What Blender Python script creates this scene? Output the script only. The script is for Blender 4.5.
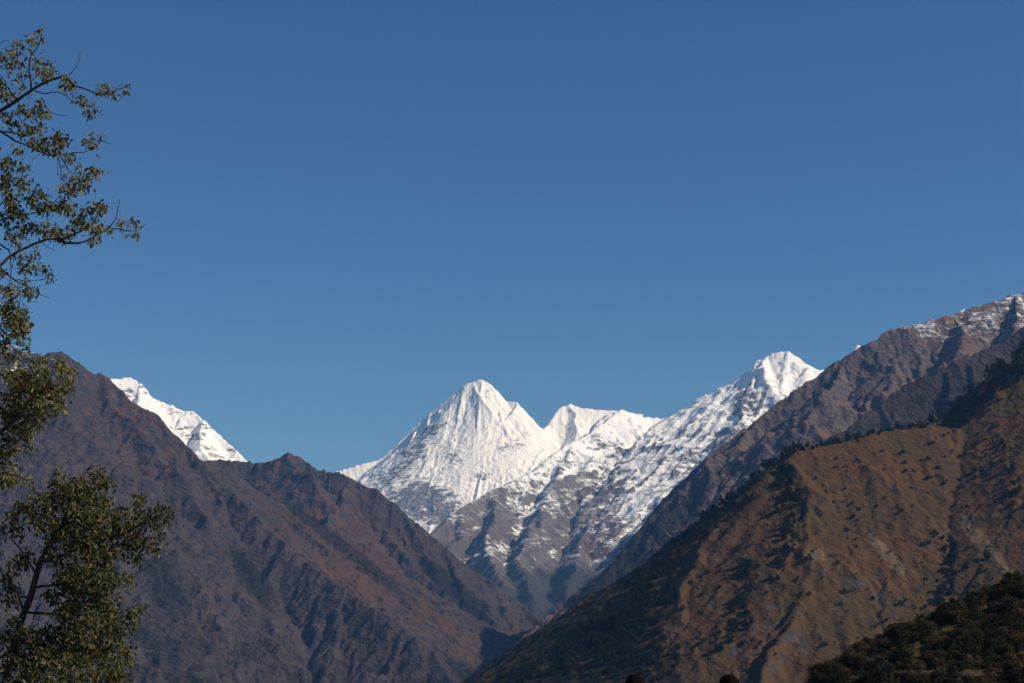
import bpy, math, random
import numpy as np
from mathutils import Vector

C = bpy.context.scene
R = math.radians
for o in list(bpy.data.objects):
    bpy.data.objects.remove(o)

# ------------------------------------------------------------------ camera, sky, sun, exposure
W, HH = 1024, 683
HFOV = R(36.0)
F = W / 2 / math.tan(HFOV / 2)
HORIZON = 620.0                                   # picture row of the true horizon
PITCH = math.atan((HORIZON - HH / 2) / F)
EYE = 1.7
cd = bpy.data.cameras.new('camera')
cam = bpy.data.objects.new('camera', cd)
C.collection.objects.link(cam)
cam.location = (0, 0, EYE)
cam.rotation_euler = (math.pi / 2 + PITCH, 0, 0)
cd.sensor_width = 36
cd.angle = HFOV
cd.clip_start = 0.1
cd.clip_end = 200000
C.camera = cam

SUN_AZ = R(106)          # clockwise from the view direction (+Y towards +X)
SUN_EL = R(36)
sd = Vector((math.sin(SUN_AZ) * math.cos(SUN_EL), math.cos(SUN_AZ) * math.cos(SUN_EL), math.sin(SUN_EL)))
w = bpy.data.worlds.new('World')
C.world = w
w.use_nodes = True
nt = w.node_tree
bg = nt.nodes['Background']
sky = nt.nodes.new('ShaderNodeTexSky')
sky.sky_type = 'NISHITA'
sky.sun_disc = False
sky.sun_elevation = SUN_EL
sky.sun_rotation = SUN_AZ
sky.altitude = 2200
sky.air_density = 1.0
sky.dust_density = 0.0
sky.ozone_density = 10.0
hs = nt.nodes.new('ShaderNodeHueSaturation')
hs.inputs['Saturation'].default_value = 1.06
nt.links.new(sky.outputs[0], hs.inputs['Color'])
nt.links.new(hs.outputs[0], bg.inputs[0])
bg.inputs[1].default_value = 0.081
sl = bpy.data.lights.new('sun', 'SUN')
sl.energy = 4.2
sl.angle = R(0.53)
sl.color = (1.0, 0.955, 0.89)
so = bpy.data.objects.new('sun', sl)
so.rotation_euler = (-sd).to_track_quat('-Z', 'Y').to_euler()
C.collection.objects.link(so)
vs = C.view_settings
vs.view_transform = 'Standard'
vs.look = 'None'
vs.exposure = 0.0
vs.gamma = 1.0
vs.use_curve_mapping = False
HAZE = 2.35e-5
C.cycles.volume_bounces = 0
C.cycles.max_bounces = 6

# ------------------------------------------------------------------ helpers
cp, sp_ = math.cos(PITCH), math.sin(PITCH)
def P(px, py, Y):
    """world point on the line of sight of picture position (px, py) at ground distance Y"""
    a = (px - W / 2) / F; b = -(py - HH / 2) / F
    dy = cp - b * sp_; dz = sp_ + b * cp
    return np.array((a * Y / dy, Y, EYE + dz * Y / dy))
def pix(x, y, z):
    """picture position of a world point"""
    z = z - EYE
    f = y * cp + z * sp_
    u = -y * sp_ + z * cp
    return W / 2 + F * x / f, HH / 2 - F * u / f

def smooth(a, b, x):
    t = np.clip((x - a) / (b - a), 0, 1)
    return t * t * (3 - 2 * t)

class Noise:
    def __init__(s, seed):
        r = np.random.RandomState(seed)
        s.p = np.concatenate([r.permutation(256)] * 3).astype(np.int32)
        an = r.rand(256) * 2 * math.pi
        s.gx = np.cos(an).astype(np.float32); s.gy = np.sin(an).astype(np.float32)
    def n(s, x, y):
        xi = np.floor(x).astype(np.int32); yi = np.floor(y).astype(np.int32)
        xf = (x - xi).astype(np.float32); yf = (y - yi).astype(np.float32)
        xi &= 255; yi &= 255
        def g(i, j, fx, fy):
            h = s.p[s.p[xi + i] + yi + j] & 255
            return s.gx[h] * fx + s.gy[h] * fy
        u = xf * xf * xf * (xf * (xf * 6 - 15) + 10); v = yf * yf * yf * (yf * (yf * 6 - 15) + 10)
        a = g(0, 0, xf, yf); b = g(1, 0, xf - 1, yf); c = g(0, 1, xf, yf - 1); d = g(1, 1, xf - 1, yf - 1)
        return 1.5 * ((a + (b - a) * u) + ((c + (d - c) * u) - (a + (b - a) * u)) * v)
    def fbm(s, x, y, o=5, gain=0.5):
        t = 0; a = 1; k = 0
        for i in range(o):
            t = t + a * s.n(x * 2 ** i + 17.3 * i, y * 2 ** i - 9.1 * i); k += a; a *= gain
        return t / k
    def ridged(s, x, y, o=5, gain=0.55):
        t = 0; a = 1; k = 0; wgt = 1
        for i in range(o):
            v = 1 - np.abs(s.n(x * 2 ** i + 31.7 * i, y * 2 ** i + 5.9 * i)) * 1.6
            v = np.clip(v, 0, 1) ** 2
            t = t + a * v * wgt; wgt = np.clip(v * 1.5, 0, 1); k += a; a *= gain
        return t / k

def spe(H, dx, iters, K):
    """stream-power erosion: carves branching gullies, leaves crests standing"""
    ny, nx = H.shape
    idx = np.arange(ny * nx).reshape(ny, nx)
    nb = [(-1, -1), (-1, 0), (-1, 1), (0, -1), (0, 1), (1, -1), (1, 0), (1, 1)]
    for it in range(iters):
        best = np.zeros_like(H); rec = idx.copy(); dist = np.full_like(H, dx)
        Hp = np.pad(H, 1, mode='constant', constant_values=1e9)
        for dy, dx_ in nb:
            L = dx * math.hypot(dy, dx_)
            s = (H - Hp[1 + dy:1 + dy + ny, 1 + dx_:1 + dx_ + nx]) / L
            m = s > best
            best = np.where(m, s, best); rec = np.where(m, idx + dy * nx + dx_, rec); dist = np.where(m, L, dist)
        order = np.argsort(H, axis=None)
        ol = order.tolist(); rl = rec.ravel().tolist()
        A = [dx * dx] * (ny * nx)
        for i in reversed(ol):
            r = rl[i]
            if r != i: A[r] += A[i]
        A = np.array(A)
        f = (K * np.sqrt(A) / dist.ravel()).tolist()
        h = H.ravel().tolist()
        for i in ol:
            r = rl[i]
            if r != i:
                k = f[i]; h[i] = (h[i] + k * h[r]) / (1 + k)
        H = np.array(h).reshape(ny, nx)
    return H, A.reshape(ny, nx)

def relax(H, dx, tan, n):
    """talus: no slope between neighbours steeper than tan"""
    for _ in range(n):
        for ax in (0, 1):
            d = np.diff(H, axis=ax)
            ex = np.clip(np.abs(d) - tan * dx, 0, None) * np.sign(d) * 0.35
            if ax == 0: H[:-1] += ex; H[1:] -= ex
            else: H[:, :-1] += ex; H[:, 1:] -= ex
    return H

def blur(H, n=1):
    for _ in range(n):
        p = np.pad(H, 1, mode='edge')
        H = (p[:-2, 1:-1] + p[2:, 1:-1] + p[1:-1, :-2] + p[1:-1, 2:] + 4 * p[1:-1, 1:-1]) / 8
    return H

def upsample(H, xs, ys, X, Y):
    t = np.array([np.interp(X, xs, r) for r in H])
    return np.array([np.interp(Y, ys, c) for c in t.T]).T

def props(o, label=None, cat=None, group=None, kind=None):
    if label: o['label'] = label
    if cat: o['category'] = cat
    if group: o['group'] = group
    if kind: o['kind'] = kind
    return o

def mesh_obj(name, verts, faces, mat, parent=None, smooth_=False):
    me = bpy.data.meshes.new(name)
    me.from_pydata([tuple(v) for v in verts], [], faces)
    if mat: me.materials.append(mat)
    if smooth_: me.polygons.foreach_set('use_smooth', [True] * len(me.polygons))
    o = bpy.data.objects.new(name, me)
    C.collection.objects.link(o)
    if parent: o.parent = parent
    return o

def arrays_mesh(name, V, Q, mat, k=4, smooth_=False):
    """mesh from numpy arrays: V (n,3), Q (m,k)"""
    me = bpy.data.meshes.new(name)
    V = np.asarray(V, np.float32); Q = np.asarray(Q, np.int32)
    me.vertices.add(len(V)); me.vertices.foreach_set('co', V.ravel())
    m = len(Q)
    me.loops.add(m * k); me.loops.foreach_set('vertex_index', Q.ravel())
    me.polygons.add(m)
    me.polygons.foreach_set('loop_start', np.arange(0, m * k, k, dtype=np.int32))
    me.polygons.foreach_set('loop_total', np.full(m, k, np.int32))
    me.polygons.foreach_set('use_smooth', np.full(m, smooth_))
    me.update(calc_edges=True)
    if mat: me.materials.append(mat)
    return me

def link(name, me, parent=None):
    o = bpy.data.objects.new(name, me); C.collection.objects.link(o)
    if parent: o.parent = parent
    return o

# ------------------------------------------------------------------ materials
def new_mat(name, rough=0.9, spec=0.1):
    m = bpy.data.materials.new(name); m.use_nodes = True
    b = m.node_tree.nodes['Principled BSDF']
    b.inputs['Roughness'].default_value = rough
    b.inputs['Specular IOR Level'].default_value = spec
    return m, m.node_tree, b

class NB:
    """tiny node builder"""
    def __init__(s, nt): s.nt = nt
    def node(s, t, **k):
        n = s.nt.nodes.new(t)
        for a, v in k.items(): setattr(n, a, v)
        return n
    def put(s, sock, v):
        if isinstance(v, bpy.types.NodeSocket): s.nt.links.new(v, sock)
        else: sock.default_value = v
    def math(s, op, a, b=0.0, c=None, clamp=False):
        n = s.node('ShaderNodeMath', operation=op, use_clamp=clamp)
        s.put(n.inputs[0], a); s.put(n.inputs[1], b)
        if c is not None: s.put(n.inputs[2], c)
        return n.outputs[0]
    def noise(s, vec, scale, detail=4, rough=0.55, dist=0.0):
        n = s.node('ShaderNodeTexNoise'); s.put(n.inputs['Vector'], vec)
        n.inputs['Scale'].default_value = scale; n.inputs['Detail'].default_value = detail
        n.inputs['Roughness'].default_value = rough; n.inputs['Distortion'].default_value = dist
        return n.outputs[0]
    def ramp(s, v, a, b):
        n = s.node('ShaderNodeMapRange', interpolation_type='SMOOTHSTEP', clamp=True)
        s.put(n.inputs[0], v); n.inputs[1].default_value = a; n.inputs[2].default_value = b
        return n.outputs[0]
    def mix(s, f, a, b):
        n = s.node('ShaderNodeMix', data_type='RGBA')
        s.put(n.inputs[0], f)
        for k, v in ((6, a), (7, b)):
            s.put(n.inputs[k], v if isinstance(v, bpy.types.NodeSocket) else (*v, 1.0))
        return n.outputs[2]
    def attr(s, name):
        n = s.node('ShaderNodeAttribute', attribute_name=name); return n
    def sep(s, col):
        n = s.node('ShaderNodeSeparateColor'); s.put(n.inputs[0], col); return n.outputs
    def pos(s, sx=1, sy=1, sz=1):
        g = s.node('ShaderNodeNewGeometry')
        m = s.node('ShaderNodeVectorMath', operation='MULTIPLY'); s.put(m.inputs[0], g.outputs['Position'])
        m.inputs[1].default_value = (sx, sy, sz); return m.outputs[0]
    def bump(s, h, dist, strength=1.0):
        n = s.node('ShaderNodeBump'); n.inputs['Strength'].default_value = strength
        n.inputs['Distance'].default_value = dist; s.put(n.inputs['Height'], h); return n.outputs[0]

def terrain_mat(name, px, rock, rock2, grass, grass2, scree, forest, snow=(0.88, 0.875, 0.865), bump=1.0):
    """px: metres one picture cell covers there, sets the grain. mask.r snow, .g grass, .b forest, mask2.r scree"""
    m, nt, b = new_mat(name, 0.95, 0.05)
    N = NB(nt)
    p = N.pos()
    a = N.sep(N.attr('mask').outputs['Color']); a2 = N.sep(N.attr('mask2').outputs['Color'])
    big = N.noise(p, 1 / (60 * px), 4); mid = N.noise(p, 1 / (14 * px), 5, 0.6); fine = N.noise(p, 1 / (3.5 * px), 4, 0.65)
    strata = N.noise(N.pos(.35, .35, 1.6), 1 / (9 * px), 4, 0.6, 1.0)
    col = N.mix(N.ramp(strata, .35, .65), rock, rock2)
    g = N.math('ADD', a[1], N.math('MULTIPLY_ADD', mid, 0.9, -0.45))
    gc = N.mix(N.ramp(N.math('ADD', big, N.math('MULTIPLY_ADD', fine, .3, -.15)), .38, .62), grass, grass2)
    col = N.mix(N.ramp(g, .30, .62), col, gc)
    s = N.math('ADD', a2[0], N.math('MULTIPLY_ADD', fine, 0.8, -0.4))
    col = N.mix(N.math('MULTIPLY', N.ramp(s, .35, .75), 0.75), col, scree)
    f = N.math('ADD', a[2], N.math('MULTIPLY_ADD', fine, 0.9, -0.45))
    col = N.mix(N.ramp(f, .38, .60), col, forest)
    # tone variation of the ground itself
    tone = N.math('MULTIPLY_ADD', N.math('ADD', mid, fine), 0.55, 0.45)
    mul = N.node('ShaderNodeMix', data_type='RGBA', blend_type='MULTIPLY'); mul.inputs[0].default_value = 1
    N.put(mul.inputs[6], col); cc = N.node('ShaderNodeCombineColor')
    for i in range(3): N.put(cc.inputs[i], tone)
    N.put(mul.inputs[7], cc.outputs[0]); col = mul.outputs[2]
    sn = N.math('ADD', a[0], N.math('MULTIPLY_ADD', N.math('ADD', fine, strata), 0.95, -0.95))
    snm = N.ramp(sn, .33, .66)
    col = N.mix(snm, col, snow)
    nt.links.new(col, b.inputs['Base Color'])
    hgt = N.math('ADD', N.math('MULTIPLY', mid, 3.0), fine)
    hgt = N.math('MULTIPLY', hgt, N.math('MULTIPLY_ADD', snm, -0.55, 1.0))
    nt.links.new(N.bump(hgt, px * 1.6 * bump), b.inputs['Normal'])
    return m

# ------------------------------------------------------------------ mountains
def refine(pts, step, rough, rs):
    """polyline of (px,py,Y) -> 3-D polyline with small random breaks"""
    q = [P(*p) for p in pts]; out = [q[0]]
    for a, b in zip(q[:-1], q[1:]):
        L = np.linalg.norm((b - a)[:2]); n = max(1, int(L / step))
        for i in range(1, n + 1):
            t = i / n; v = a + (b - a) * t
            if i < n: v = v + np.array((0, rs.randn() * rough * 1.5, rs.randn() * rough))
            out.append(v)
    return out

def sil_fn(mains):
    """lowest picture row the massif may reach per column (its own skyline)"""
    cols = np.arange(-400, 1500)
    best = np.full(cols.shape, 1e9)
    for pl in mains:
        q = np.array([pix(*v) for v in pl]); o = np.argsort(q[:, 0])
        r = np.interp(cols, q[o, 0], q[o, 1], left=1e9, right=1e9)
        best = np.minimum(best, r)
    best[best > 1e8] = np.nan
    ok = ~np.isnan(best); best = np.interp(cols, cols[ok], best[ok])
    return lambda px: np.interp(px, cols, best)

def spurs(main, rs, spacing, length, slope, spread=25, step=None, child=True, bias=0.0, sil=None, margin=4, both=True):
    out = []
    step = step or length / 6
    acc = rs.rand() * spacing
    for a, b in zip(main[:-1], main[1:]):
        L = np.linalg.norm((b - a)[:2])
        while acc < L:
            s = a + (b - a) * (acc / L); acc += spacing * (0.6 + 0.8 * rs.rand())
            for sgn in ((1, -1) if both else (1,)):
                ang = -math.pi / 2 * sgn + R(bias) + R(rs.randn() * spread)
                p = s.copy(); pl = [p.copy()]; n = int(3 + rs.rand() * (length / step))
                sl = slope * (0.85 + 0.3 * rs.rand())
                for k in range(n):
                    ang += R(rs.randn() * 11)
                    p = p + np.array((math.cos(ang) * step, math.sin(ang) * step, -sl * step * (0.75 + 0.5 * rs.rand())))
                    if sil is not None and sgn == 1:
                        x, y = pix(*p); lim = sil(x) + margin
                        if y < lim: p[2] -= (lim - y) / F * p[1]
                    pl.append(p.copy())
                    if child and k >= 1 and rs.rand() < 0.75:
                        c = p.copy(); cl = [c.copy()]; ca = ang + R((38 + 25 * rs.rand()) * (1 if rs.rand() < .5 else -1))
                        for j in range(2 + int(rs.rand() * 3)):
                            ca += R(rs.randn() * 10)
                            c = c + np.array((math.cos(ca), math.sin(ca), 0)) * step * 0.6
                            c[2] -= sl * 1.15 * step * 0.6
                            if sil is not None and sgn == 1:
                                x, y = pix(*c); lim = sil(x) + margin
                                if y < lim: c[2] -= (lim - y) / F * c[1]
                            cl.append(c.copy())
                        out.append(cl)
                out.append(pl)
        acc -= L
    return out

class Massif:
    def __init__(s, bounds, res, mains, extra, floor, seed, s0, s1, L, K=0.012, iters=7, warp=1.0, rough=1.0,
                 keep=10, talus=1.3, flute=None, fine=3, lump=1.0, sky=None, jag=0.0):
        x0, x1, y0, y1 = bounds
        s.res = res; rs = np.random.RandomState(seed); nz = Noise(seed); s.nz = nz
        cx = np.arange(x0, x1 + res, res * 2.0); cy = np.arange(y0, y1 + res, res * 2.0)
        X, Y = np.meshgrid(cx, cy)
        wv = warp * res * 6
        Xw = X + wv * nz.fbm(X / (res * 40), Y / (res * 40), 4); Yw = Y + wv * nz.fbm(X / (res * 40) + 50, Y / (res * 40) + 50, 4)
        H = np.full(X.shape, -1e9); D = np.full(X.shape, 1e9)
        def lay(pls, xx, yy, prim):
            nonlocal H, D
            for pl in pls:
                for a, b in zip(pl[:-1], pl[1:]):
                    ex, ey = b[0] - a[0], b[1] - a[1]; l2 = ex * ex + ey * ey + 1e-6
                    t = np.clip(((xx - a[0]) * ex + (yy - a[1]) * ey) / l2, 0, 1)
                    d = np.hypot(xx - a[0] - t * ex, yy - a[1] - t * ey)
                    h = a[2] + t * (b[2] - a[2]) - (s1 * d + (s0 - s1) * L * (1 - np.exp(-d / L)))
                    H = np.maximum(H, h)
                    if prim: D = np.minimum(D, d)
        lay(mains, X, Y, True)
        lay(extra, Xw, Yw, False)
        far = smooth(0, res * 25, D)
        H = H + far * res * 4 * rough * (nz.ridged(X / (res * 45), Y / (res * 45), 4) - 0.45)
        H = H + far * res * 1.2 * rough * nz.fbm(X / (res * 9), Y / (res * 9), 3)
        H = np.maximum(H, floor + 0.02 * (Y - y0) + 3 * nz.fbm(X / 300, Y / 300, 3))
        H0 = H.copy()
        H, A = spe(H, res * 2, iters, K)
        H = relax(H, res * 2, talus, 8)
        k = np.exp(-(D / (res * keep)) ** 2)
        H = H + (H0 - H) * k
        s.x = np.arange(x0, x1, res); s.y = np.arange(y0, y1, res)
        Z = blur(upsample(H, cx, cy, s.x, s.y), 1)
        s.D = upsample(D, cx, cy, s.x, s.y)
        s.A = upsample(np.log10(A), cx, cy, s.x, s.y)
        s.X, s.Y = np.meshgrid(s.x, s.y)
        n1 = nz.ridged(s.X / (res * 14) + 7, s.Y / (res * 14), 4) - .4
        n2 = nz.fbm(s.X / (res * 4), s.Y / (res * 4), 3)
        amp = 0.55 + 0.45 * smooth(0, res * 10, s.D)
        Z = Z + amp * rough * lump * (res * 2.4 * n1 + res * 1.0 * n2)
        if flute: Z = Z + flute(s, nz)
        if fine:
            Z0 = Z
            Z, A = spe(Z, res, fine, K * 1.3)
            Z = Z0 + (Z - Z0) * smooth(0, res * 6, s.D)
            Z = relax(Z, res, talus * 1.15, 3)
            s.A = blur(np.log10(A), 2)
        if sky:
            # keep outlying bumps of the slope from overtopping its crest
            for fn, where in sky:
                px, py = pix(s.X, s.Y, Z)
                lim = fn(px) + 1.3 * nz.fbm(px / 7, s.Y * 0 + seed, 3)
                ex = np.clip(lim - py, 0, None) / F * s.Y
                Z = Z - 1.35 * ex * (1 if where is None else where(s.X, s.Y))
        if jag:
            # broken rock teeth along the crest
            u = s.X / (s.Y / F)
            Z = Z + jag / F * s.Y * (1.1 * nz.fbm(u / 10, u * 0 + 3.3, 2) + 1.0 * np.maximum(-.2, nz.n(u / 3.1, u * 0 + 7.7))) * np.exp(-(s.D / (res * 5)) ** 2)
        s.Z = Z
        gy, gx = np.gradient(Z, res)
        s.gx, s.gy = gx, gy
        s.slope = np.hypot(gx, gy)
        # relief: how far a point stands above or below its surroundings
        s.rel = (Z - blur(Z, 14)) / res
        s.P = pix(s.X, s.Y, Z)
    def build(s, name, mat, snow=0, grass=0, forest=0, scree=0):
        ny, nx = s.Z.shape
        V = np.stack([s.X, s.Y, s.Z], -1).reshape(-1, 3)
        i = np.arange(ny * nx).reshape(ny, nx)
        Q = np.stack([i[:-1, :-1], i[:-1, 1:], i[1:, 1:], i[1:, :-1]], -1).reshape(-1, 4)
        me = arrays_mesh(name, V, Q, mat, 4, True)
        for nm, ch in (('mask', (snow, grass, forest)), ('mask2', (scree, 0, 0))):
            at = me.attributes.new(nm, 'FLOAT_COLOR', 'POINT')
            col = np.ones((ny * nx, 4), np.float32)
            for c in range(3): col[:, c] = np.broadcast_to(ch[c], (ny, nx)).ravel()
            at.data.foreach_set('color', col.ravel())
        return link(name, me)
    def blob(s, px, py, rx, ry, ang=0, soft=.6):
        """1 inside an oval patch of the slope that is met at this picture position, fading out past its rim"""
        c = math.cos(R(ang)); d = math.sin(R(ang))
        wx = 6 * s.nz.fbm(s.P[0] / 25, s.P[1] / 25, 3); u = s.P[0] - px + wx; v = s.P[1] - py + wx
        q = np.sqrt(((u * c + v * d) / rx) ** 2 + ((-u * d + v * c) / ry) ** 2)
        return 1 - smooth(1 - soft, 1 + soft, q)
    def at(s, x, y):
        fx = np.clip((np.asarray(x) - s.x[0]) / s.res, 0, len(s.x) - 1.001); fy = np.clip((np.asarray(y) - s.y[0]) / s.res, 0, len(s.y) - 1.001)
        i = fx.astype(int); j = fy.astype(int); u = fx - i; v = fy - j
        Z = s.Z
        return (Z[j, i] * (1 - u) + Z[j, i + 1] * u) * (1 - v) + (Z[j + 1, i] * (1 - u) + Z[j + 1, i + 1] * u) * v
    def hit(s, px, py):
        """where the line of sight of a picture position meets this ground (None if it passes over)"""
        Ys = np.arange(s.y[0], s.y[-1], s.res * 0.5)
        p = P(px, py, 1.0); d = p - np.array((0, 0, EYE))
        x = d[0] * Ys; z = EYE + d[2] * Ys
        ok = (x > s.x[0]) & (x < s.x[-1])
        under = ok & (s.at(x, Ys) >= z)
        if not under.any(): return None
        k = np.argmax(under)
        return np.array((x[k], Ys[k], float(s.at(x[k], Ys[k]))))

rs = np.random.RandomState(5)
# ---- far snow summit in the middle
mB = [refine(p, 250, 10, rs) for p in (
    [(300, 482, 23500), (338, 470, 23600), (365, 463, 23700), (382, 458, 23800), (400, 440, 23900), (430, 412, 24000), (455, 392, 24000), (466, 383, 24000), (482, 379, 24000),
     (491, 384, 24000), (505, 400, 24000), (517, 402, 23900), (530, 415, 23900), (541, 430, 23800), (548, 425, 24300), (560, 407, 24600), (570, 404, 24700), (580, 407, 24700), (605, 410, 24800), (650, 414, 25000)],
    [(541, 430, 23800), (530, 448, 23300), (515, 470, 22700), (500, 484, 22300)],
    [(482, 379, 24000), (478, 420, 23300), (470, 470, 22500), (455, 520, 21700)],
    [(430, 412, 24000), (424, 440, 23400), (410, 475, 22700), (400, 505, 22200)])]
silB = sil_fn(mB[:1])
eB = sum([spurs(m, rs, 520, 1300, 0.8, 18, sil=silB) for m in mB[:1]], [])
def fluteB(s, nz):
    xw = s.X - 0.10 * (s.Y - 24000) - 0.45 * (s.Y - 24000) * smooth(-500, 600, s.X) + 110 * nz.fbm(s.X / 420, s.Y / 1300, 3)
    r = .6 * nz.ridged(xw / 150, s.Y / 4000, 2) + .7 * nz.ridged(xw / 390 + 9, s.Y / 4000, 2) - .6
    return (14 + 26 * smooth(-.3, .4, nz.fbm(s.X / 900 + 3, s.Y / 900, 3))) * r * smooth(20, 260, s.D) * (1 - smooth(1500, 2600, s.D))
B = Massif((-3300, 2100, 20500, 25600), 12, mB, eB, 300, 11, 1.35, 0.62, 700, K=0.006, iters=5, rough=.75, jag=.7, flute=fluteB, talus=1.9)
n = B.nz.fbm(B.X / 500, B.Y / 500, 4); n2 = B.nz.fbm(B.X / 160, B.Y / 90, 4)
rock = np.maximum.reduce([.85 * B.blob(405, 462, 42, 13, -42), .95 * B.blob(432, 432, 18, 6, -42), 1.25 * B.blob(425, 503, 38, 22, 15), .6 * B.blob(452, 455, 14, 7, 30), .62 * B.blob(507, 447, 20, 7, -10), .55 * B.blob(478, 478, 16, 8, 0), .5 * B.blob(525, 440, 8, 12, 20), .6 * B.blob(568, 407, 5, 4), .5 * B.blob(490, 394, 5, 8, 60)])
sB = 1.0 - 0.58 * rock - rock * .5 * (n2 + .1) - smooth(1.5, 2.2, B.slope + 0.5 * n) * 0.35 - .12 * np.clip(n2, 0, 1)
mat_snow = terrain_mat('snow_and_rock', 16, (.20, .185, .18), (.13, .12, .12), (.16, .11, .09), (.14, .1, .085), (.3, .28, .26), (.06, .06, .05), bump=.5)
o = B.build('snow_mountain', mat_snow, snow=sB, grass=0.05)
props(o, 'tall white fluted snow pyramid at the head of the valley', 'mountain', kind='structure')

# ---- snow crest behind the left mountain
mA = [refine(p, 200, 8, rs) for p in (
    [(40, 400, 15200), (90, 385, 15500), (113, 379, 15700), (128, 377, 15800), (136, 380, 15800), (148, 395, 15800), (165, 402, 15800), (183, 410, 15800), (196, 412, 15800), (203, 419, 15700), (212, 426, 15700), (224, 440, 15600), (240, 453, 15500), (250, 463, 15400), (280, 500, 15200)],)]
silA = sil_fn(mA)
eA = sum([spurs(m, rs, 260, 1200, 0.7, 15, sil=silA, bias=-10) for m in mA], [])
A_ = Massif((-4700, -2000, 13800, 16700), 11, mA, eA, 600, 21, 1.2, 0.7, 500, K=0.006, iters=5, rough=1.3, jag=1.0)
n = A_.nz.fbm(A_.X / 230, A_.Z / 60, 5)
o = A_.build('snow_ridge', mat_snow, snow=0.98 - 0.55 * smooth(-.02, .45, n + 0.25 * (A_.slope - 1)), grass=0)
props(o, 'white snow crest sloping down behind the brown mountain at left', 'mountain', kind='structure')

# ---- patchy snow massif right of the middle
mC = [refine(p, 220, 12, rs) for p in (
    [(590, 428, 16200), (605, 414, 16400), (622, 409, 16500), (632, 413, 16700), (645, 416, 16900), (668, 418, 17000), (685, 407, 17000), (700, 397, 17000), (716, 388, 17000), (727, 385, 17000), (733, 383, 17000), (742, 374, 17000), (750, 371, 17000), (757, 359, 17000), (773, 353, 17000), (787, 350, 17000), (795, 354, 17000), (806, 364, 17000), (818, 370, 17000), (838, 366, 17200), (850, 356, 17300), (858, 344, 17300), (866, 354, 17300), (900, 345, 17400), (945, 327, 17500), (963, 308, 17500), (972, 318, 17500), (1060, 320, 17500)],
    [(622, 409, 16500), (600, 424, 16000), (575, 440, 15500), (550, 456, 15000), (520, 478, 14500), (495, 489, 14100), (470, 502, 13700), (448, 517, 13300), (436, 527, 13050), (424, 541, 12700), (410, 570, 12200)])]
silC = sil_fn(mC)
hand = [refine(p, 300, 12, rs) for p in (
    [(622, 409, 16500), (612, 450, 15600), (600, 490, 14500), (585, 530, 13300), (575, 570, 12200), (560, 600, 11200)],
    [(575, 440, 15500), (560, 475, 14600), (540, 515, 13500), (520, 555, 12400), (530, 590, 11400)],
    [(727, 385, 17000), (712, 420, 16100), (690, 455, 15000), (665, 490, 14000), (640, 530, 12800), (600, 580, 11500)],
    [(757, 359, 17000), (748, 395, 16100), (735, 425, 15200), (700, 470, 14000)],
    [(787, 350, 17000), (780, 395, 16000), (760, 430, 15000)],
    [(495, 489, 14100), (490, 515, 13400), (485, 545, 12600), (500, 580, 11600)])]
eC = hand + sum([spurs(m, rs, 520, 2600, 0.52, 20, sil=silC, bias=-14) for m in mC], []) + sum([spurs(m, rs, 420, 800, 0.62, 60, child=False, both=False, sil=silC) for m in hand], [])
def fluteC(s, nz):
    xw = s.X - 0.45 * (s.Y - 16000) + 70 * nz.fbm(s.X / 600, s.Y / 900, 3)
    s.rib = nz.ridged(xw / 270, s.Y / 2400, 3)
    return 34 * (s.rib - .45) * smooth(30, 400, s.D)
Cm = Massif((-1500, 6300, 9300, 18300), 15, mC, eC, -150, 31, 0.92, 0.45, 500, K=0.0085, iters=8, rough=1.1, fine=4, lump=.7, flute=fluteC, sky=[(silC, None)], jag=1.3)
n = Cm.nz.fbm(Cm.X / 700, Cm.Y / 700, 5); n2 = .6 * Cm.nz.fbm(Cm.X / 180 + 5, Cm.Y / 180, 4) + .8 * Cm.nz.fbm((Cm.X * .5 + Cm.Z) / 420, (Cm.Z - .35 * Cm.X) / 80, 4)
sC = smooth(150, 1900, Cm.Z + 400 * n) * 0.50 + 0.43 + 0.30 * n2 - smooth(0.85, 1.5, Cm.slope) * 0.25 + 0.16 * smooth(0, -5, Cm.rel) - 0.16 * smooth(0, 5, Cm.rel)
sC = sC + .35 * np.maximum(Cm.blob(785, 368, 40, 18, 20), Cm.blob(655, 425, 30, 10, 0)) - np.maximum.reduce([.28 * Cm.blob(610, 450, 30, 14, 50), .26 * Cm.blob(580, 500, 60, 30, -45), .26 * Cm.blob(505, 500, 75, 20, -36), .3 * Cm.blob(740, 425, 18, 40, 30), .2 * Cm.blob(700, 450, 30, 14, -30), .5 * Cm.blob(440, 535, 30, 16, 40)])
crag = np.maximum.reduce([Cm.blob(690, 428, 14, 8, -30), Cm.blob(672, 441, 16, 8, -20), Cm.blob(650, 456, 14, 10, 0), Cm.blob(706, 405, 10, 8, 0), Cm.blob(742, 400, 8, 16, 25), Cm.blob(640, 425, 12, 8, 30), Cm.blob(722, 440, 16, 10, -40), .6 * Cm.blob(690, 470, 30, 20, -40)])  # bare-rock patches that paint the blue shadows on the snow
sC = sC - .38 * crag * (.6 + n2) - .34 * smooth(.42, .75, Cm.rib + .25 * n2) * (1 - Cm.blob(785, 368, 36, 16, 20)) * smooth(60, 500, Cm.D)
sC = sC * smooth(120, 560, Cm.Z + 300 * n)
mat_C = terrain_mat('snow_patched_rock', 14, (.168, .145, .138), (.105, .092, .09), (.13, .09, .072), (.10, .08, .07), (.30, .27, .26), (.045, .046, .04), bump=1)
o = Cm.build('snow_mountain', mat_C, snow=sC, grass=(1 - smooth(600, 1300, Cm.Z)) * 0.5 + 0.4 * n, forest=0.7 * (1 - smooth(150, 700, Cm.Z + 300 * n)), scree=smooth(5.0, 6.0, Cm.A) * .8)
props(o, 'long rocky massif patched with snow, rising to a white summit', 'mountain', kind='structure')

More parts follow.
